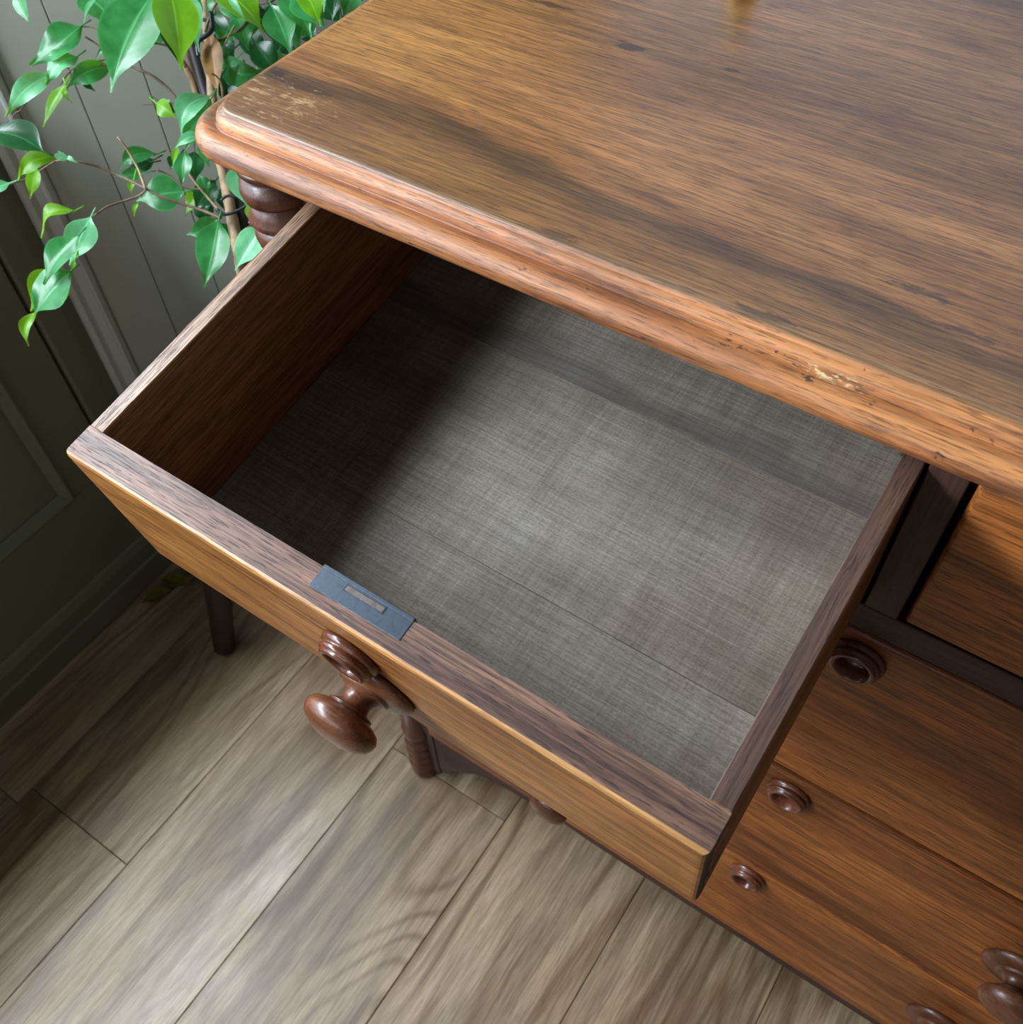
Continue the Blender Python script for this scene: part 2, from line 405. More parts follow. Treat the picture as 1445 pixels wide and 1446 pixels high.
def P3(u, v, d):
    """world point seen at picture position (u,v) at depth d metres (used to survey the plant)"""
    return CAM + RX * ((u - 722.5) * d / FPX) + RY * ((v - 723) * d / FPX) + RZ * d

# ------------------------------------------------------------------ the room
WX = -1.095; CY = .515
fl = link('floor', box(-1.6, -1.5, -.03, 1.6, 1.6, -.008), MT['gap']); fl['kind'] = 'structure'
PW = .2095; x0 = -.963 - PW * 2
pm = {}
cols = 11
ends = {0: .3, 1: .012, 2: .040, 3: -.42, 4: .393, 5: -.25, 6: .62, 7: .15, 8: -.5, 9: .5, 10: 0.}
G = .0005
for i in range(cols):
    xa = x0 + PW * i; xb = xa + PW
    e = ends[i]; cuts = [-1.5] + sorted([e + k * 1.22 for k in (-2, -1, 0, 1) if -1.4 < e + k * 1.22 < 1.5]) + [1.6]
    for a, b_ in zip(cuts, cuts[1:]):
        cx, cy = (xa + xb) / 2, (a + b_) / 2
        bm = box(xa - cx + G, a - cy + G, -.008, xb - cx - G, b_ - cy - G, 0, .0009, 1)
        o = link('plank', bm, MT['floor'], fl); o.location = (cx, cy, 0)

# left wall: panelled and painted olive below the window
wl = link('wall_left', box(-1.25, -2.1, 0, WX - .010, CY, .86), MT['olive']); wl['kind'] = 'structure'
box  # rails and stiles standing proud of the sunk panels
def pc(name, x0, y0, z0, x1, y1, z1, mat='olive', bev=.002, parent=wl):
    return link(name, box(x0, y0, z0, x1, y1, z1, bev), MT[mat], parent)
pc('bottom_rail', WX - .012, -1.5, .09, WX, .445, .268)
pc('top_rail', WX - .012, -1.5, .80, WX, .445, .86)
pc('stile', WX - .012, .369, .268, WX, .445, .80)
pc('stile', WX - .012, -.46, .268, WX, -.36, .80)
pc('corner_board', WX - .012, .449, .0, WX + .001, CY - .001, .86, bev=.006)
def molding(y0, y1, z0, z1, w=.016):
    b = bmesh.new()
    def strip(a, b2, inn):
        # a, b2: outer corners; inn: direction inwards
        pr = [(0, .004), (.15, .005), (.5, .004), (.8, -.004), (1, -.0095)]
        return
    A = [(y0, z0), (y1, z0), (y1, z1), (y0, z1)]
    pr = [(0, -.009), (0, .004), (.25, .006), (.5, .0045), (.75, -.003), (1, -.009)]
    rings = []
    for t, h in pr:
        o_ = t * w
        rings.append([b.verts.new((WX + h, y, z)) for y, z in ((y0 + o_, z0 + o_), (y1 - o_, z0 + o_), (y1 - o_, z1 - o_), (y0 + o_, z1 - o_))])
    for R1, R2 in zip(rings, rings[1:]):
        for i in range(4): b.faces.new((R1[i], R1[(i + 1) % 4], R2[(i + 1) % 4], R2[i]))
    bmesh.ops.recalc_face_normals(b, faces=b.faces[:]); return b
link('panel_moulding', molding(-.36, .369, .268, .80), MT['olive'], wl)
link('panel_moulding', molding(-1.3, -.46, .268, .80), MT['olive'], wl)
# wall above and beside the window
pc('wall_panel', -1.25, -2.1, .86, WX, -1.74, 2.45)
pc('wall_panel', -1.25, .50, .86, WX, CY, 2.45)
pc('wall_panel', -1.25, -1.74, 2.25, WX, .50, 2.45)
bb = link('baseboard_left', box(WX - .005, -1.5, 0, WX + .012, .50, .052, .003), MT['olive']); bb['kind'] = 'structure'
b2 = link('baseboard_cap', prism([(0, 0), (.008, 0), (.008, .03), (.004, .044), (0, .048)], 0, 2.0), MT['olive'], bb)
b2.location = (WX, -1.5, .052)
sl = link('trim_1', box(-1.25, -1.74, .86, WX + .055, .44, .885, .004), MT['sage']); sl['kind'] = 'structure'
wf = link('window_1', box(-1.17, -1.74, .885, -1.12, -1.70, 2.25), MT['sage']); wf['kind'] = 'structure'
for a in ((-1.17, .47, .885, -1.12, .50, 2.25), (-1.17, -1.70, 2.20, -1.12, .47, 2.25), (-1.17, -1.70, .885, -1.12, .47, .92)):
    link('window_frame', box(*a), MT['sage'], wf)

# splayed wall of boards beyond the corner
wc = link('wall_corner', box(0, 0, 0, .72, .06, 2.45), MT['gap']); wc['kind'] = 'structure'
wc.location = (WX, CY, 0); wc.rotation_euler = (0, 0, math.radians(45))
bx = [(.0385, .1100)] + [(.1100 + .0765 * i, .1100 + .0765 * (i + 1)) for i in range(8)]
for a, b_ in bx:
    link('board', box(a + .0004, -.012, 0, b_ - .0004, .002, 2.45, .0008, 1), MT['sage'], wc)
# corner bead and stepped architrave
prof = [(-.004, .0), (-.004, -.010), (-.002, -.018), (.003, -.0225), (.009, -.0215), (.013, -.018), (.016, -.016), (.0165, -.019), (.028, -.0195), (.031, -.023), (.034, -.023), (.037, -.017), (.0385, -.010), (.0385, .002)]
b = bmesh.new(); lo = [b.verts.new((x, y, 0)) for x, y in prof]; hi = [b.verts.new((x, y, 2.45)) for x, y in prof]
for i in range(len(prof) - 1): b.faces.new((lo[i], lo[i + 1], hi[i + 1], hi[i]))
bmesh.ops.recalc_face_normals(b, faces=b.faces[:])
link('corner_moulding', b, MT['sage_gloss'], wc)
wb = link('wall_back', box(-.72, 1.02, 0, 1.6, 1.1, 2.45), MT['plaster']); wb['kind'] = 'structure'

# ------------------------------------------------------------------ chest of drawers
chest = tag(empty('chest_of_drawers', (0, .385, 0)), 'old brown wooden chest of drawers, top left drawer pulled out, beside the leafy plant', 'chest of drawers')
CH = Vector((0, .385, 0))
def part(name, bm, mat, parent=chest, smooth=False, label=None):
    """geometry is given in room coordinates; its origin is moved to the chest's base"""
    for v in bm.verts: v.co -= CH
    o = link(name, bm, MT[mat], parent, smooth)
    if label: o['label'] = label
    return o
XC = -.005
# tabletop with thumb moulding, one lathe-like sweep of loops round a rounded rectangle
TX0, TX1, TY0, TY1 = -.543, .533, .366, .905
def loop(bm, o, z, R=.040, n=8):
    vs = []
    for cx, cy, a0 in ((TX0 + R, TY0 + R, 180), (TX1 - R, TY0 + R, 270), (TX1 - R, TY1 - R, 0), (TX0 + R, TY1 - R, 90)):
        for i in range(n + 1):
            a = math.radians(a0 + 90 * i / n); r = R - o
            vs.append(bm.verts.new((cx + r * math.cos(a), cy + r * math.sin(a), z)))
    return vs
bm = bmesh.new(); prof = [(.022, 1.0362)]
for a in range(-80, 86, 15):
    prof.append((.0095 - .0095 * math.cos(math.radians(a)), 1.0458 + .0095 * math.sin(math.radians(a))))
prof += [(.0125, 1.0548), (.0158, 1.0538), (.0166, 1.0545), (.0168, 1.0575), (.0178, 1.0602), (.0195, 1.0618), (.0215, 1.0625), (.0226, 1.0630), (.0230, 1.0648), (.0238, 1.0658), (.0255, 1.0660)]
rings = [loop(bm, o, z) for o, z in prof]
bm.faces.new(rings[0][::-1])
for A, B in zip(rings, rings[1:]):
    n = len(A)
    for i in range(n): bm.faces.new((A[i], A[(i + 1) % n], B[(i + 1) % n], B[i]))
bm.faces.new(rings[-1])
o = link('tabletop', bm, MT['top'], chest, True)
o.location = -CH
m = o.modifiers.new('n', 'WEIGHTED_NORMAL'); m.keep_sharp = True

# case
for s_, x in ((-1, -.515), (1, .505)):
    xi = x + .020 * (-s_)
    part('side_panel', box(min(x, xi), .398, .03, max(x, xi), .885, 1.036, .001, 1), 'side_case')
part('back_panel', box(-.495, .875, .08, .485, .885, 1.036), 'side_case')
for s_, xa, xb in ((-1, -.4955, -.4495), (1, .4395, .4855)):
    part('stile', box(xa, .3925, .02, xb, .42, 1.0362, .0012, 1), 'case_dark')
part('drawer_divider', box(-.0158, .386, .884, .0052, .86, 1.0295, .0008, 1), 'case_dark')
part('top_rail', box(-.449, .410, 1.030, .439, .45, 1.0362), 'rail')
part('rail', box(-.449, .386, .8585, .439, .86, .8840, .0008, 1), 'rail')
for z in (.620, .392, .176):
    part('rail', box(-.449, .401, z - .010, .439, .86, z + .010), 'rail')
# apron with scalloped lower edge
half = [(.436, .055), (.425, .058), (.419, .066), (.414, .084), (.404, .090), (.396, .104), (.384, .114), (.368, .134), (.345, .147), (.307, .155), (.26, .158), (.226, .160), (.18, .156), (.12, .155), (.0, .155)]
pl = [(-x + XC, z) for x, z in half] + [(x + XC, z) for x, z in reversed(half[:-1])]
part('apron', prism(pl + [(.431, .1725), (-.441, .1725)], .387, .405, .001), 'rail')  # dark rail wood puts the open drawer's shade into its colour
# turned corner columns
colp = [(0, 0), (.017, 0), (.021, .003), (.0225, .010), (.0205, .018), (.018, .021), (.0215, .026), (.0235, .034), (.0215, .042), (.0138, .046),
        (.0205, .051), (.0225, .058), (.0205, .065), (.0138, .069), (.0205, .074), (.0225, .081), (.0205, .088), (.0138, .092), (.0205, .097), (.0222, .104),
        (.0205, .111), (.0138, .116), (.019, .124), (.022, .134), (.0215, .146), (.017, .156), (.0138, .19), (.0195, .23), (.0215, .33), (.0215, .50),
        (.020, .70), (.0175, .86), (.0165, .905), (.0185, .912), (.0185, .922), (.0155, .928), (.016, .940), (.0175, .948), (.0178, .955), (.0165, .9565), (.0195, .962), (.0240, .970),
        (.0256, .978), (.0245, .984), (.0212, .9875), (.0205, .9885), (.0258, .9895), (.0272, .9915), (.0262, .9945), (.0246, .999), (.0232, 1.004), (.0205, 1.0065), (.0210, 1.008), (.0262, 1.0095), (.0280, 1.015), (.0270, 1.021), (.0235, 1.0255), (.0215, 1.028), (.0262, 1.031), (.0265, 1.0362), (0, 1.0362)]
for x in (-.482, .472):
    part('column', lathe(colp, 36, 'Z', (x, .398, 0)), 'turn', smooth=True)

knob_prof = [(0, .0), (.0300, .0), (.0308, .0015), (.0300, .0042), (.0252, .0068), (.0192, .0080), (.0174, .0083), (.0174, .0097), (.0150, .0101), (.0118, .0118), (.0098, .0145), (.0094, .0170), (.0102, .0196),
             (.0130, .0212), (.0148, .0215), (.0150, .0228), (.0136, .0232), (.0180, .0242), (.0225, .0266), (.0246, .0300), (.0244, .0332), (.0222, .0370), (.0172, .0403), (.0096, .0425), (0, .0430)]
boss_prof = [(0, .0), (.0192, .0), (.0195, .0020), (.0185, .0042), (.0172, .0046), (.0172, .0055), (.0178, .0066), (.0168, .0084), (.0158, .0088), (.0156, .0100), (.0148, .0110), (.0130, .0112),
             (.0118, .0102), (.0108, .0085), (.0098, .0060), (.0090, .0020), (.0086, .0006), (0, .0004)]
def handle(name, prof, mat, parent, loc, n=36, rz=0):
    o = link(name, lathe(prof, n, 'Y'), MT[mat], parent, True); o.location = loc; o.rotation_euler = (0, rz, 0); return o
def rounded_front(x0, x1, z0, z1, y0, y1, r=.0045, seg=4):
    b = box(x0, y0, z0, x1, y1, z1)
    es = [e for e in b.edges if all(abs(v.co.y - y0) < 1e-6 for v in e.verts)]
    bmesh.ops.bevel(b, geom=es, offset=r, segments=seg, profile=.5, affect='EDGES')
    return b
# three long drawers and the closed small one
for z0, z1, zk, zb, lab in ((.6270, .857, .739, .8285, None), (.3950, .6185, .512, .5905, None), (.1780, .3890, .287, .366, None)):
    d = part('drawer', rounded_front(-.4475, .4375, z0, z1, .3845, .4055), 'case')
    for x in (-.228 + XC, .220):
        handle('knob', knob_prof, 'turnY', d, Vector((x, .3846, zk)) - CH, rz=random.uniform(0, 6))
    handle('keyhole_boss', boss_prof, 'boss', d, Vector((XC, .3846, zb)) - CH)
    part('drawer_box', box(-.440, .4065, z0 + .012, .430, .84, z1 - .012), 'side_dk', d)
sd = part('drawer', rounded_front(.0095, .4375, .8855, 1.0225, .3855, .4065), 'case')
handle('knob', knob_prof, 'turnY', sd, Vector((.2235, .3856, .945)) - CH)
handle('keyhole_boss', boss_prof, 'boss', sd, Vector((.2235, .3856, .985)) - CH)
part('drawer_box', box(.014, .4075, .890, .433, .84, 1.010), 'side_dk', sd)

# the open drawer (local: x along front, y to the back, z up; tipped forward by its weight)
DW, TF, TS, HD, HB = .4276, .0224, .0114, .1316, .1197
rv = Vector((.1574, -.0003, -.0081)); Rd = Quaternion(rv.normalized(), rv.length).to_matrix().to_4x4()
Dmat = Matrix.Translation(Vector((-.44766, .15967, .98304)) - CH) @ Rd
b = box(0, 0, -HD, DW, TF, 0)
es = [e for e in b.edges if all(abs(v.co.y) < 1e-6 for v in e.verts)]
bmesh.ops.bevel(b, geom=es, offset=.0042, segments=4, profile=.55, affect='EDGES')
for f in b.faces:
    n = f.normal
    f.normal_update(); n = f.normal
    cz = f.calc_center_median()
    if n.z > .93: f.material_index = 1
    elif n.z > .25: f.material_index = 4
    elif abs(n.x) > .75: f.material_index = 2
    elif n.y > .5: f.material_index = 3
    else: f.material_index = 0
od = link('drawer', b, None, chest, mats=[MT['front'], MT['edge'], MT['end'], MT['side_in'], MT['arris_light']])
od['label'] = 'open small drawer tipped forward, golden brown front'
od.matrix_local = Dmat
# sides: full height in front, cut lower behind
def side(x0, x1, mat_top, mat_in):
    L1, L2 = .268, .41
    b = bmesh.new()
    poly = [(TF, 0), (L1, 0), (L2, -.042), (L2, -HD + .004), (TF, -HD + .004)]
    vs = [b.verts.new((x0, y, z)) for y, z in poly]; f = b.faces.new(vs)
    r = bmesh.ops.extrude_face_region(b, geom=[f])
    for v in [g for g in r['geom'] if isinstance(g, bmesh.types.BMVert)]: v.co.x = x1
    bmesh.ops.recalc_face_normals(b, faces=b.faces[:])
    bmesh.ops.bevel(b, geom=[e for e in b.edges if all(v.co.z > -1e-6 for v in e.verts)], offset=.0006, segments=1, affect='EDGES')
    for f in b.faces:
        f.normal_update(); f.material_index = 0 if f.normal.z > .8 else 1
    return link('drawer_side', b, None, od, mats=[MT[mat_top], MT[mat_in]])
side(0, TS, 'edgeY', 'side_in')
rs = side(DW - TS, DW, 'side_dk', 'side_in'); rs['label'] = 'right side board with dark brown top edge'
link('drawer_back', box(TS, .400, -HB + .001, DW - TS, .41, -.05), MT['side_in'], od)
seams = [TF + .0002, .1075, .2600, .3995]
for i, (a, b_) in enumerate(zip(seams, seams[1:])):
    link('bottom_board', box(TS + .0002, a + .00012, -HB - .006, DW - TS - .0002, b_ - .00012, -HB, .00025, 1), MT['bottom'], od)
# dovetails let into the ends of the front
for k in range(3):
    zc_ = -.028 - .037 * k
    for xx in (DW - .0002,):
        b = bmesh.new(); y0, y1 = .0085, TF
        q = [(y0, zc_ - .013), (y1, zc_ - .009), (y1, zc_ + .009), (y0, zc_ + .013)]
        vs = [b.verts.new((xx, y, z)) for y, z in q]; f = b.faces.new(vs)
        r = bmesh.ops.extrude_face_region(b, geom=[f])
        for v in [g for g in r['geom'] if isinstance(g, bmesh.types.BMVert)]: v.co.x += .0006
        bmesh.ops.recalc_face_normals(b, faces=b.faces[:])
        link('dovetail', b, MT['side_in'], od)
handle('knob', knob_prof, 'turnY', od, (.2128, -.0002, -.083), 48)
handle('keyhole_boss', boss_prof, 'boss', od, (.2112, -.0002, -.0405), 48)
# iron lock let into the top edge, with its slot and bolt
b = bmesh.new()
lx0, lx1, ly0, ly1 = .1868, .2482, .0098, .0228
box(lx0, ly0, -.006, lx1, ly1, .0004, .0003, 1, bm=b)
box(lx0, ly1 - .0010, -.0400, lx1, ly1 + .0012, .0009, .0003, 1, bm=b)
box(.2048, .0168, .0003, .2315, .0172, .0007, bm=b); box(.2048, .0208, .0003, .2315, .0212, .0007, bm=b)
box(.2048, .0168, .0003, .2052, .0212, .0007, bm=b); box(.2311, .0168, .0003, .2315, .0212, .0007, bm=b)
lock = link('lock', b, MT['iron'], od); lock['label'] = 'blue-black iron lock plate'
# bolt shown as part of the lock face
bolt = link('lock_bolt', box(.2054, .0174, .0002, .2309, .0206, .00065, .0002, 1), MT['ironlight'], od)

# ------------------------------------------------------------------ brass thing on the top
bc = P3(1051, -16, 1.0); tt = (1.066 - CAM.z) / (bc.z - CAM.z); bc = CAM + (bc - CAM) * tt
bell = tag(empty('brass_ornament', bc), 'small brass ornament with a round foot standing at the back of the chest top', 'ornament')
link('base', lathe([(0, .0), (.0125, .0), (.0135, .0015), (.0132, .004), (.0112, .007), (.0098, .013), (.0090, .019), (.0070, .024), (.0030, .027), (0, .0275)], 32), MT['brass'], bell, True)
link('handle', lathe([(0, .0270), (.0028, .0272), (.0022, .032), (.0034, .037), (.0040, .044), (.0026, .052), (.0036, .056), (.0030, .060), (0, .0615)], 20), MT['brass'], bell, True)

# ------------------------------------------------------------------ stool behind the drawer
st = tag(empty('stool', (-.79, .52, 0)), 'dark wooden stool with splayed round legs, under the plant, one leg showing', 'stool')
o = link('seat', lathe([(0, .425), (.135, .425), (.15, .430), (.155, .442), (.15, .452), (0, .455)], 40), MT['stool'], st, True)
for k in range(3):
    a = math.radians(237 + 120 * k); d = Vector((math.cos(a), math.sin(a), 0))
    foot = d * .172; topp = d * .085 + Vector((0, 0, .43))
    ax = (topp - foot)
    b = lathe([(0, 0), (.0150, 0), (.0172, .004), (.0178, .02), (.0205, .20), (.0190, .36), (.013, ax.length), (0, ax.length)], 20)
    o = link('leg', b, MT['stool'], st, True)
    q = Vector((0, 0, 1)).rotation_difference(ax.normalized()); o.rotation_mode = 'QUATERNION'; o.rotation_quaternion = q; o.location = foot + Vector((0, 0, .0035))

# ------------------------------------------------------------------ the plant
PX, PY = -.775, .535
pt = tag(empty('potted_plant', (PX, PY, .455)), 'leafy weeping fig with glossy drooping green leaves, left of the chest', 'plant')
ORG = Vector((PX, PY, .455))
link('pot', lathe([(0, 0), (.062, 0), (.068, .004), (.086, .125), (.092, .128), (.094, .150), (.088, .152), (.084, .140), (.082, .132), (0, .130)], 40), MT['pot'], pt, True)
link('soil', lathe([(0, .136), (.05, .137), (.082, .134), (.082, .131), (0, .1305)], 30), MT['soil'], pt)
def pp(name, bm, mat, smooth=True):
    for v in bm.verts: v.co -= ORG
    return link(name, bm, MT[mat], pt, smooth)
base = Vector((PX, PY, .585))
pp('trunk', tube([base, P3(343, 385, 1.0), P3(333, 335, 1.0), P3(318, 255, 1.0), P3(306, 200, 1.0), P3(300, 140, 1.0), P3(297, 80, 1.0), P3(290, 20, 1.0), P3(289, -40, 1.0)], .0068, .0038, 10, knob=.06), 'bark')
pp('trunk', tube([base + Vector((-.012, .01, 0)), P3(330, 300, 1.03), P3(298, 200, 1.03), P3(272, 115, 1.02), P3(252, 80, 1.01), P3(228, 45, 1.0), P3(205, -20, .98)], .0048, .0022, 8, knob=.06), 'bark')
pp('trunk', tube([base + Vector((.01, .015, 0)), P3(318, 260, 1.06), P3(290, 150, 1.05), P3(268, 90, 1.05), P3(262, 40, 1.05), P3(270, -30, 1.05)], .0045, .003, 8, knob=.06), 'twig')
pp('support_cane', tube([base + Vector((.02, -.005, 0)), P3(350, 340, 1.02), P3(322, 235, 1.02), P3(284, 110, 1.02), P3(262, 30, 1.02)], .0055, .005, 8), 'cane')
def hook(pts, d, r=.0022):
    pp('plant_tie', tube([P3(u, v, d) for u, v in pts], r, r * .8, 8), 'tie')
hook([(306, 296), (318, 303), (335, 298), (348, 290), (345, 280), (322, 277), (312, 284)], .985, .0018)
hook([(298, 18), (300, 40), (292, 50), (281, 58), (279, 70), (281, 80)], .965, .0026)
hook([(270, 33), (284, 28), (298, 32), (302, 40)], .985, .0020)
BR = [([(312, 308), (285, 297), (257, 288), (230, 279), (205, 266), (185, 256), (165, 247), (140, 236), (118, 230), (95, 226), (78, 228)], .98, .0022, .0012, 'twig'),
      ([(78, 228), (62, 238), (45, 250), (22, 258), (10, 262)], .97, .0011, .0008, 'twig'),
      ([(206, 268), (196, 240), (182, 215), (172, 200), (166, 194)], .97, .0016, .0010, 'bark'),
      ([(207, 268), (196, 277), (172, 285), (150, 293), (137, 302), (129, 307)], .97, .0014, .0010, 'twig'),
      ([(129, 307), (112, 318), (108, 345), (104, 372), (100, 385)], .975, .0010, .0008, 'twig'),
      ([(312, 300), (290, 275), (270, 250), (255, 226), (249, 212)], 1.0, .0017, .0010, 'bark'),
      ([(322, 345), (308, 325), (298, 308)], 1.0, .0015, .0012, 'bark'),
      ([(290, 268), (262, 265), (240, 248), (222, 240)], 1.01, .0013, .0009, 'twig'),
      ([(300, 190), (265, 160), (240, 128), (215, 107), (192, 97), (175, 88), (152, 73), (133, 60), (120, 52)], .99, .0020, .0011, 'twig'),
      ([(140, 40), (128, 38), (113, 38)], .97, .0010, .0009, 'twig'),
      ([(250, 145), (225, 147), (198, 149)], .98, .0008, .0005, 'twig'),
      ([(262, 95), (245, 70), (225, 62), (210, 62)], .98, .0018, .0012, 'twig'),
      ([(315, 140), (313, 120), (306, 108), (298, 105)], .95, .0014, .0012, 'bark'),
      ([(318, 64), (325, 48), (332, 36)], .95, .0010, .0010, 'bark'),
      ([(290, 45), (300, 15), (318, -10), (340, -30)], .97, .002, .0014, 'twig'),
      ([(300, 60), (335, 45), (365, 12), (385, 2), (400, -12)], .98, .002, .0012, 'twig'),
      ([(352, 315), (362, 305), (368, 312), (371, 322)], .96, .0010, .0008, 'bark'),
      ([(345, 325), (358, 318), (370, 320)], 1.0, .0014, .0009, 'twig'),
      ([(85, 120), (100, 100), (120, 90), (150, 85)], .97, .0009, .0009, 'twig'),
      ([(300, -5), (280, -8), (240, -20)], .95, .002, .0014, 'twig'),
      ([(210, 62), (170, 88), (140, 92), (112, 95)], .95, .0009, .0007, 'twig'),
      ([(18, 168), (22, 160), (30, 155), (50, 130)], .95, .0007, .0006, 'twig'),
      ([(88, 227), (74, 218), (62, 214)], .95, .0008, .0007, 'twig')]
for pts, d, r0, r1, mt in BR:
    pp('branch', tube([P3(u, v, d + .006 * math.sin(i * 1.3)) for i, (u, v) in enumerate(pts)], r0 * .8, r1 * .8, 6, 4, knob=.12), mt)

def leaf(b0, t0, w, d0, d1, mat, twist=0, curl=.10, fold=.25, wave=.0, bow=0., seed=0):
    """one leaf from stalk point to drip tip; w = full width in metres; its face looks roughly up and outwards"""
    A, B = P3(b0[0], b0[1], d0), P3(t0[0], t0[1], d1)
    ax = B - A; L = ax.length; ax.normalize()
    mid = (A + B) / 2; nv = (CAM - mid).normalized() * .8 + Vector((0, -.1, .45))
    nv = (nv - ax * nv.dot(ax)).normalized()
    nv = Quaternion(ax, math.radians(twist)) @ nv
    sd = ax.cross(nv).normalized()
    b = bmesh.new(); uvl = b.loops.layers.uv.new('UV'); NU, NV = 14, 6
    prof = [0.0, .22, .55, .79, .93, 1.0, 1.0, .96, .88, .74, .55, .33, .15, .07, .03]
    grid = []; rr = random.Random(seed); ph = rr.uniform(0, 6)
    for i in range(NU + 1):
        t = i / NU; hw = prof[i] * w / 2 + .0003
        cen = A + ax * (L * t) + nv * (curl * L * (math.sin(math.pi * t) - .6 * max(0, t - .75))) + sd * (bow * L * math.sin(math.pi * t))
        row = []
        for j in range(NV + 1):
            s_ = j / NV * 2 - 1
            off = sd * (s_ * hw) + nv * (abs(s_) * hw * fold + wave * w * math.sin(t * 9 + ph + (1.5 if s_ > 0 else 0)) * s_ * s_)
            row.append(b.verts.new(cen + off))
        grid.append(row)
    for i in range(NU):
        for j in range(NV):
            f = b.faces.new((grid[i][j], grid[i][j + 1], grid[i + 1][j + 1], grid[i + 1][j]))
            for lp, (ii, jj) in zip(f.loops, ((i, j), (i, j + 1), (i + 1, j + 1), (i + 1, j))):
                lp[uvl].uv = (jj / NV, ii / NU)
    # stalk
    tube([A - ax * .010 - nv * .002, A, A + ax * .004], .0008, .0006, 5, 2, bm=b)
    return pp('leaf', b, mat)
PXM = 1 / FPX
def LF(bx, by, tx, ty, wpx, d, mat, tw=0, curl=.08, fold=.22, wave=.04, bow=0., dd=0.):
    leaf((bx, by), (tx, ty), wpx * 1.12 * d * PXM, d, d + dd, mat, tw, curl, fold, wave, bow, seed=int(bx * 7 + by * 3))
M_, D_, L_, Y_ = 'leafM', 'leafD', 'leafL', 'leafY'
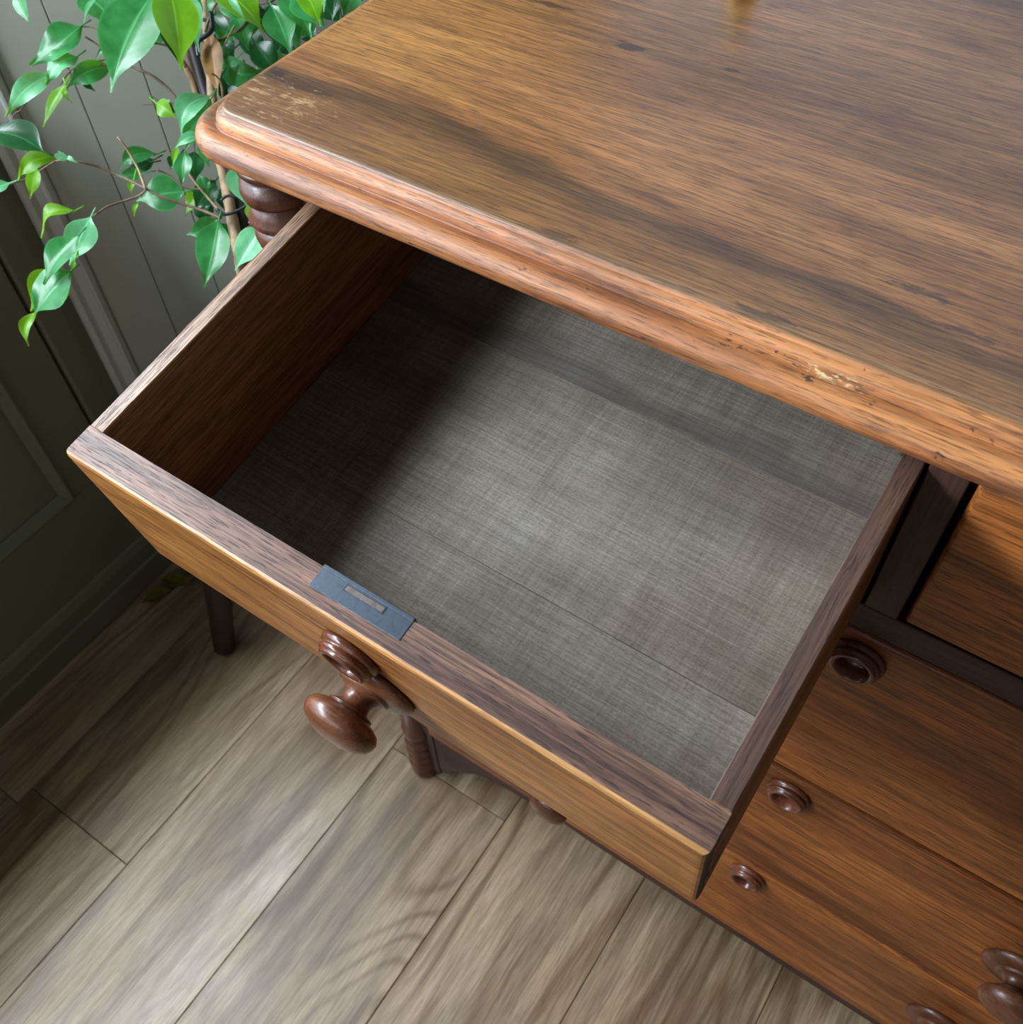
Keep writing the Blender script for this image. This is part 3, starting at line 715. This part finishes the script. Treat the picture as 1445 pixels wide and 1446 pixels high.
LV = [
 (219, -12, 156, 131, 74, .90, M_, 10, .06, .20, .02, .03), (240, -22, 257, 99, 56, .90, Y_, -20, .05, .25, .02, 0), (248, -22, 258, 98, 30, .915, D_, 20, .05, .1, .02, .1),
 (116, 36, 43, 93, 42, .95, M_, 15, .10, .2, .10, -.08), (110, 80, 66, 120, 28, .95, L_, 10, .12, .3, .18, .1), (76, 104, 8, 166, 26, .95, L_, -10, .06, .2, .12, .08),
 (160, 93, 94, 126, 26, .96, M_, -30, .12, .3, .08, .12), (93, 118, 61, 180, 15, .97, Y_, 20, .05, .2, .05, 0), (94, 122, 103, 146, 6, .97, Y_, 0, .2, .1, .0, .2),
 (118, 112, 135, 129, 8, .97, D_, 0, .1, .2, 0, .1),
 (61, 214, -22, 188, 50, .93, D_, 25, .08, .2, .03, .08), (79, 222, 26, 254, 24, .95, Y_, 5, .12, .3, .15, .12), (52, 236, 43, 281, 17, .965, Y_, 0, .06, .2, .05, 0),
 (98, 226, 74, 219, 10, .95, L_, 0, .1, .2, .05, 0), (14, 259, -18, 272, 14, .95, L_, 0, .1, .2, .05, 0), (94, 221, 108, 230, 5, .95, L_, 0, .1, .1, 0, 0),
 (108, 297, 58, 336, 22, .975, Y_, 35, .16, .3, .12, .22), (129, 306, 99, 375, 38, .96, L_, 0, .07, .2, .05, 0), (112, 332, 62, 402, 37, .94, M_, 20, .08, .25, .06, .02),
 (101, 383, 48, 447, 58, .95, M_, 25, .10, .15, .06, -.04), (96, 388, 44, 440, 48, .965, Y_, -20, .06, .15, .03, .10), (52, 440, 41, 489, 14, .955, Y_, 0, .1, .3, .1, .18), (106, 368, 102, 386, 5, .955, Y_, 0, .1, .2, 0, 0),
 (24, -16, 43, 36, 20, .93, M_, 30, .05, .2, .04, 0), (112, -10, 168, 46, 44, .95, M_, -15, .08, .25, .04, -.06), (140, -14, 170, 40, 26, .965, L_, 0, .08, .2, .04, 0),
 (138, -4, 119, 32, 5, .93, L_, 0, .05, .1, 0, .1), (166, 30, 134, 86, 11, .95, M_, 10, .05, .3, .03, -.05),
 (297, 136, 256, 192, 34, .94, L_, 15, .20, .25, .03, .12), (298, 140, 262, 190, 30, .96, M_, -10, .12, .2, .03, -.06), (221, 146, 249, 167, 22, .985, Y_, 30, .1, .2, .03, -.08), (225, 143, 250, 160, 20, .99, D_, 0, .1, .2, .03, .1),
 (277, 160, 262, 212, 26, .975, M_, -15, .1, .2, .05, -.05), (288, 192, 247, 211, 14, .95, L_, 10, .1, .2, .05, .1), (252, 208, 245, 234, 8, .95, Y_, 0, .1, .2, .03, .05),
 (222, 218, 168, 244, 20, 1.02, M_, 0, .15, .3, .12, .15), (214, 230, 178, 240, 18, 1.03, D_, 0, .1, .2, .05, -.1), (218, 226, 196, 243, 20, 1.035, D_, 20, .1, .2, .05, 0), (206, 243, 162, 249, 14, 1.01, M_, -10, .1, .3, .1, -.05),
 (190, 252, 186, 275, 8, 1.0, Y_, 0, .1, .2, .05, .1), (262, 271, 193, 284, 46, .995, M_, 5, .06, .12, .03, .02), (196, 285, 190, 306, 5, 1.0, Y_, 0, .1, .2, .05, .1),
 (262, 214, 258, 262, 24, .99, M_, 10, .08, .2, .04, 0), (275, 214, 277, 258, 26, 1.01, D_, -10, .08, .2, .04, .05), (283, 248, 296, 278, 16, 1.02, M_, 0, .08, .2, .04, 0), (252, 222, 240, 240, 18, 1.03, D_, 0, .1, .2, .04, 0),
 (309, 311, 288, 407, 44, .965, M_, 10, .10, .25, .04, -.06), (306, 309, 264, 332, 26, .985, M_, -15, .12, .2, .03, -.10), (300, 318, 326, 348, 26, 1.0, D_, -20, .1, .2, .04, -.05),
 (337, 228, 352, 296, 32, .97, L_, 5, .08, .25, .05, .04), (352, 286, 362, 320, 13, .965, Y_, 0, .08, .3, .05, .04),
 (371, 319, 332, 382, 40, .95, L_, 20, .10, .25, .03, -.08), (376, 322, 350, 368, 30, .97, D_, -20, .06, .2, .03, .1),
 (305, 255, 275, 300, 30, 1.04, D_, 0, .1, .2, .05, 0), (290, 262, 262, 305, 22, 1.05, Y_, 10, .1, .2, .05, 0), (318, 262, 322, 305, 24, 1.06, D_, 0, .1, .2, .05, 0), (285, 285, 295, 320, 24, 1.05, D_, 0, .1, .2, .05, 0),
 (300, -18, 374, 48, 46, .955, Y_, -20, .08, .25, .03, -.06), (308, -20, 372, 30, 40, .965, M_, 10, .08, .2, .03, .05), (322, -6, 347, 29, 8, .94, L_, 0, .1, .2, 0, 0),
 (365, 6, 415, 86, 38, .975, D_, 10, .05, .2, .03, -.10), (383, 7, 411, 77, 40, .955, M_, 0, .05, .22, .02, -.02), (402, 40, 420, 70, 16, .985, L_, 0, .05, .2, .03, 0),
 (396, -14, 441, 55, 38, .95, M_, -10, .06, .25, .04, -.05), (428, -24, 458, 40, 52, .945, M_, 15, .05, .22, .03, .02), (424, -20, 452, 38, 30, .94, Y_, -5, .05, .2, .03, -.05), (505, -12, 484, 26, 26, .96, M_, 10, .05, .2, .03, 0),
 (476, -18, 470, 30, 22, 1.0, D_, 10, .05, .2, .03, 0), (297, 46, 308, 138, 27, .975, 'leafB', 15, .04, .25, .03, -.02), (270, -10, 281, 74, 26, .95, L_, -10, .05, .2, .03, .04),
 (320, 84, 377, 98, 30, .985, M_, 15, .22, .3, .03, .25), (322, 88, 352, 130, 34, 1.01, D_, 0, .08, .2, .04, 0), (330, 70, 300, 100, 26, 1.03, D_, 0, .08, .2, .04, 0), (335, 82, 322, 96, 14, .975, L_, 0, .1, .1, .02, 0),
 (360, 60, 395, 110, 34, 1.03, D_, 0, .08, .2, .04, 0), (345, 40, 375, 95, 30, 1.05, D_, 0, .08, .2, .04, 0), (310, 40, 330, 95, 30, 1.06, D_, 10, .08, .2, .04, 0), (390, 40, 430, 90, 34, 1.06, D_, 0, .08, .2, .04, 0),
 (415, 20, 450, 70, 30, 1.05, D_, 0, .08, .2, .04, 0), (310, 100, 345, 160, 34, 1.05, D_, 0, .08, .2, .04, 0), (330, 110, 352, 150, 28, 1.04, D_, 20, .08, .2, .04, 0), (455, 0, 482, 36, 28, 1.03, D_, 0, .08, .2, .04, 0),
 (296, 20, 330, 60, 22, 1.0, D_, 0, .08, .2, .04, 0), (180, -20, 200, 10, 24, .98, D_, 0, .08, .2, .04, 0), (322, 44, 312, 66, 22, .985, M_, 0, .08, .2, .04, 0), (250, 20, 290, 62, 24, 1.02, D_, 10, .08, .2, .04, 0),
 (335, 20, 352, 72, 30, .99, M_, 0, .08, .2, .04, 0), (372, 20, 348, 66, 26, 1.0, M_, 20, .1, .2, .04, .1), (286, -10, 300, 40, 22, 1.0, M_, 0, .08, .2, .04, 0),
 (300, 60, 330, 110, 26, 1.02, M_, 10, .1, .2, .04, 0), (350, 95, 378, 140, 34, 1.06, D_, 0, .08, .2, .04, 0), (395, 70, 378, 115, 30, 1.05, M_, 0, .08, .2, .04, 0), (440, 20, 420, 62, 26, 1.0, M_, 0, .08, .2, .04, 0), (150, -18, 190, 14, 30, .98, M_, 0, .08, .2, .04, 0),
 (232, 40, 212, 70, 18, 1.0, M_, 0, .08, .2, .04, 0), (298, 150, 312, 190, 20, 1.04, M_, 0, .08, .2, .04, 0), (520, -25, 498, 10, 22, .98, D_, 0, .08, .2, .04, 0), (284, 200, 296, 236, 14, .98, M_, 0, .08, .2, .04, 0), (352, 265, 372, 300, 20, 1.05, D_, 0, .08, .2, .04, 0)]
for a in LV: LF(*a)

# two fallen leaves at the foot of the wall
for i, (x, y, rz, lab) in enumerate(((-1.045, .425, .4, 'yellowing fallen leaf on the floor by the baseboard, nearer the stool leg'), (-1.052, .385, 1.1, 'smaller yellowing fallen leaf against the baseboard, nearer the camera'))):
    b = bmesh.new(); uvl = b.loops.layers.uv.new('UV'); L = .062 - .01 * i; w = .030; g = []
    pr = [0, .16, .5, .8, .97, 1, .9, .7, .42, .16, .04]
    for k in range(11):
        t = k / 10; g.append([b.verts.new((L * (t - .5), s_ * pr[k] * w / 2, .003 + .008 * math.sin(math.pi * t) * .6 + abs(s_) * .004)) for s_ in (-1, -.5, 0, .5, 1)])
    for k in range(10):
        for j in range(4):
            f = b.faces.new((g[k][j], g[k][j + 1], g[k + 1][j + 1], g[k + 1][j]))
            for lp, (ii, jj) in zip(f.loops, ((k, j), (k, j + 1), (k + 1, j + 1), (k + 1, j))): lp[uvl].uv = (jj / 4, ii / 10)
    bmesh.ops.solidify(b, geom=b.faces[:], thickness=.0006)
    o = link('fallen_leaf', b, MT['leafY2'], None, True); o.location = (x, y, .0); o.rotation_euler = (0, 0, rz)
    tag(o, lab, 'leaf', 'fallen leaves by the baseboard')
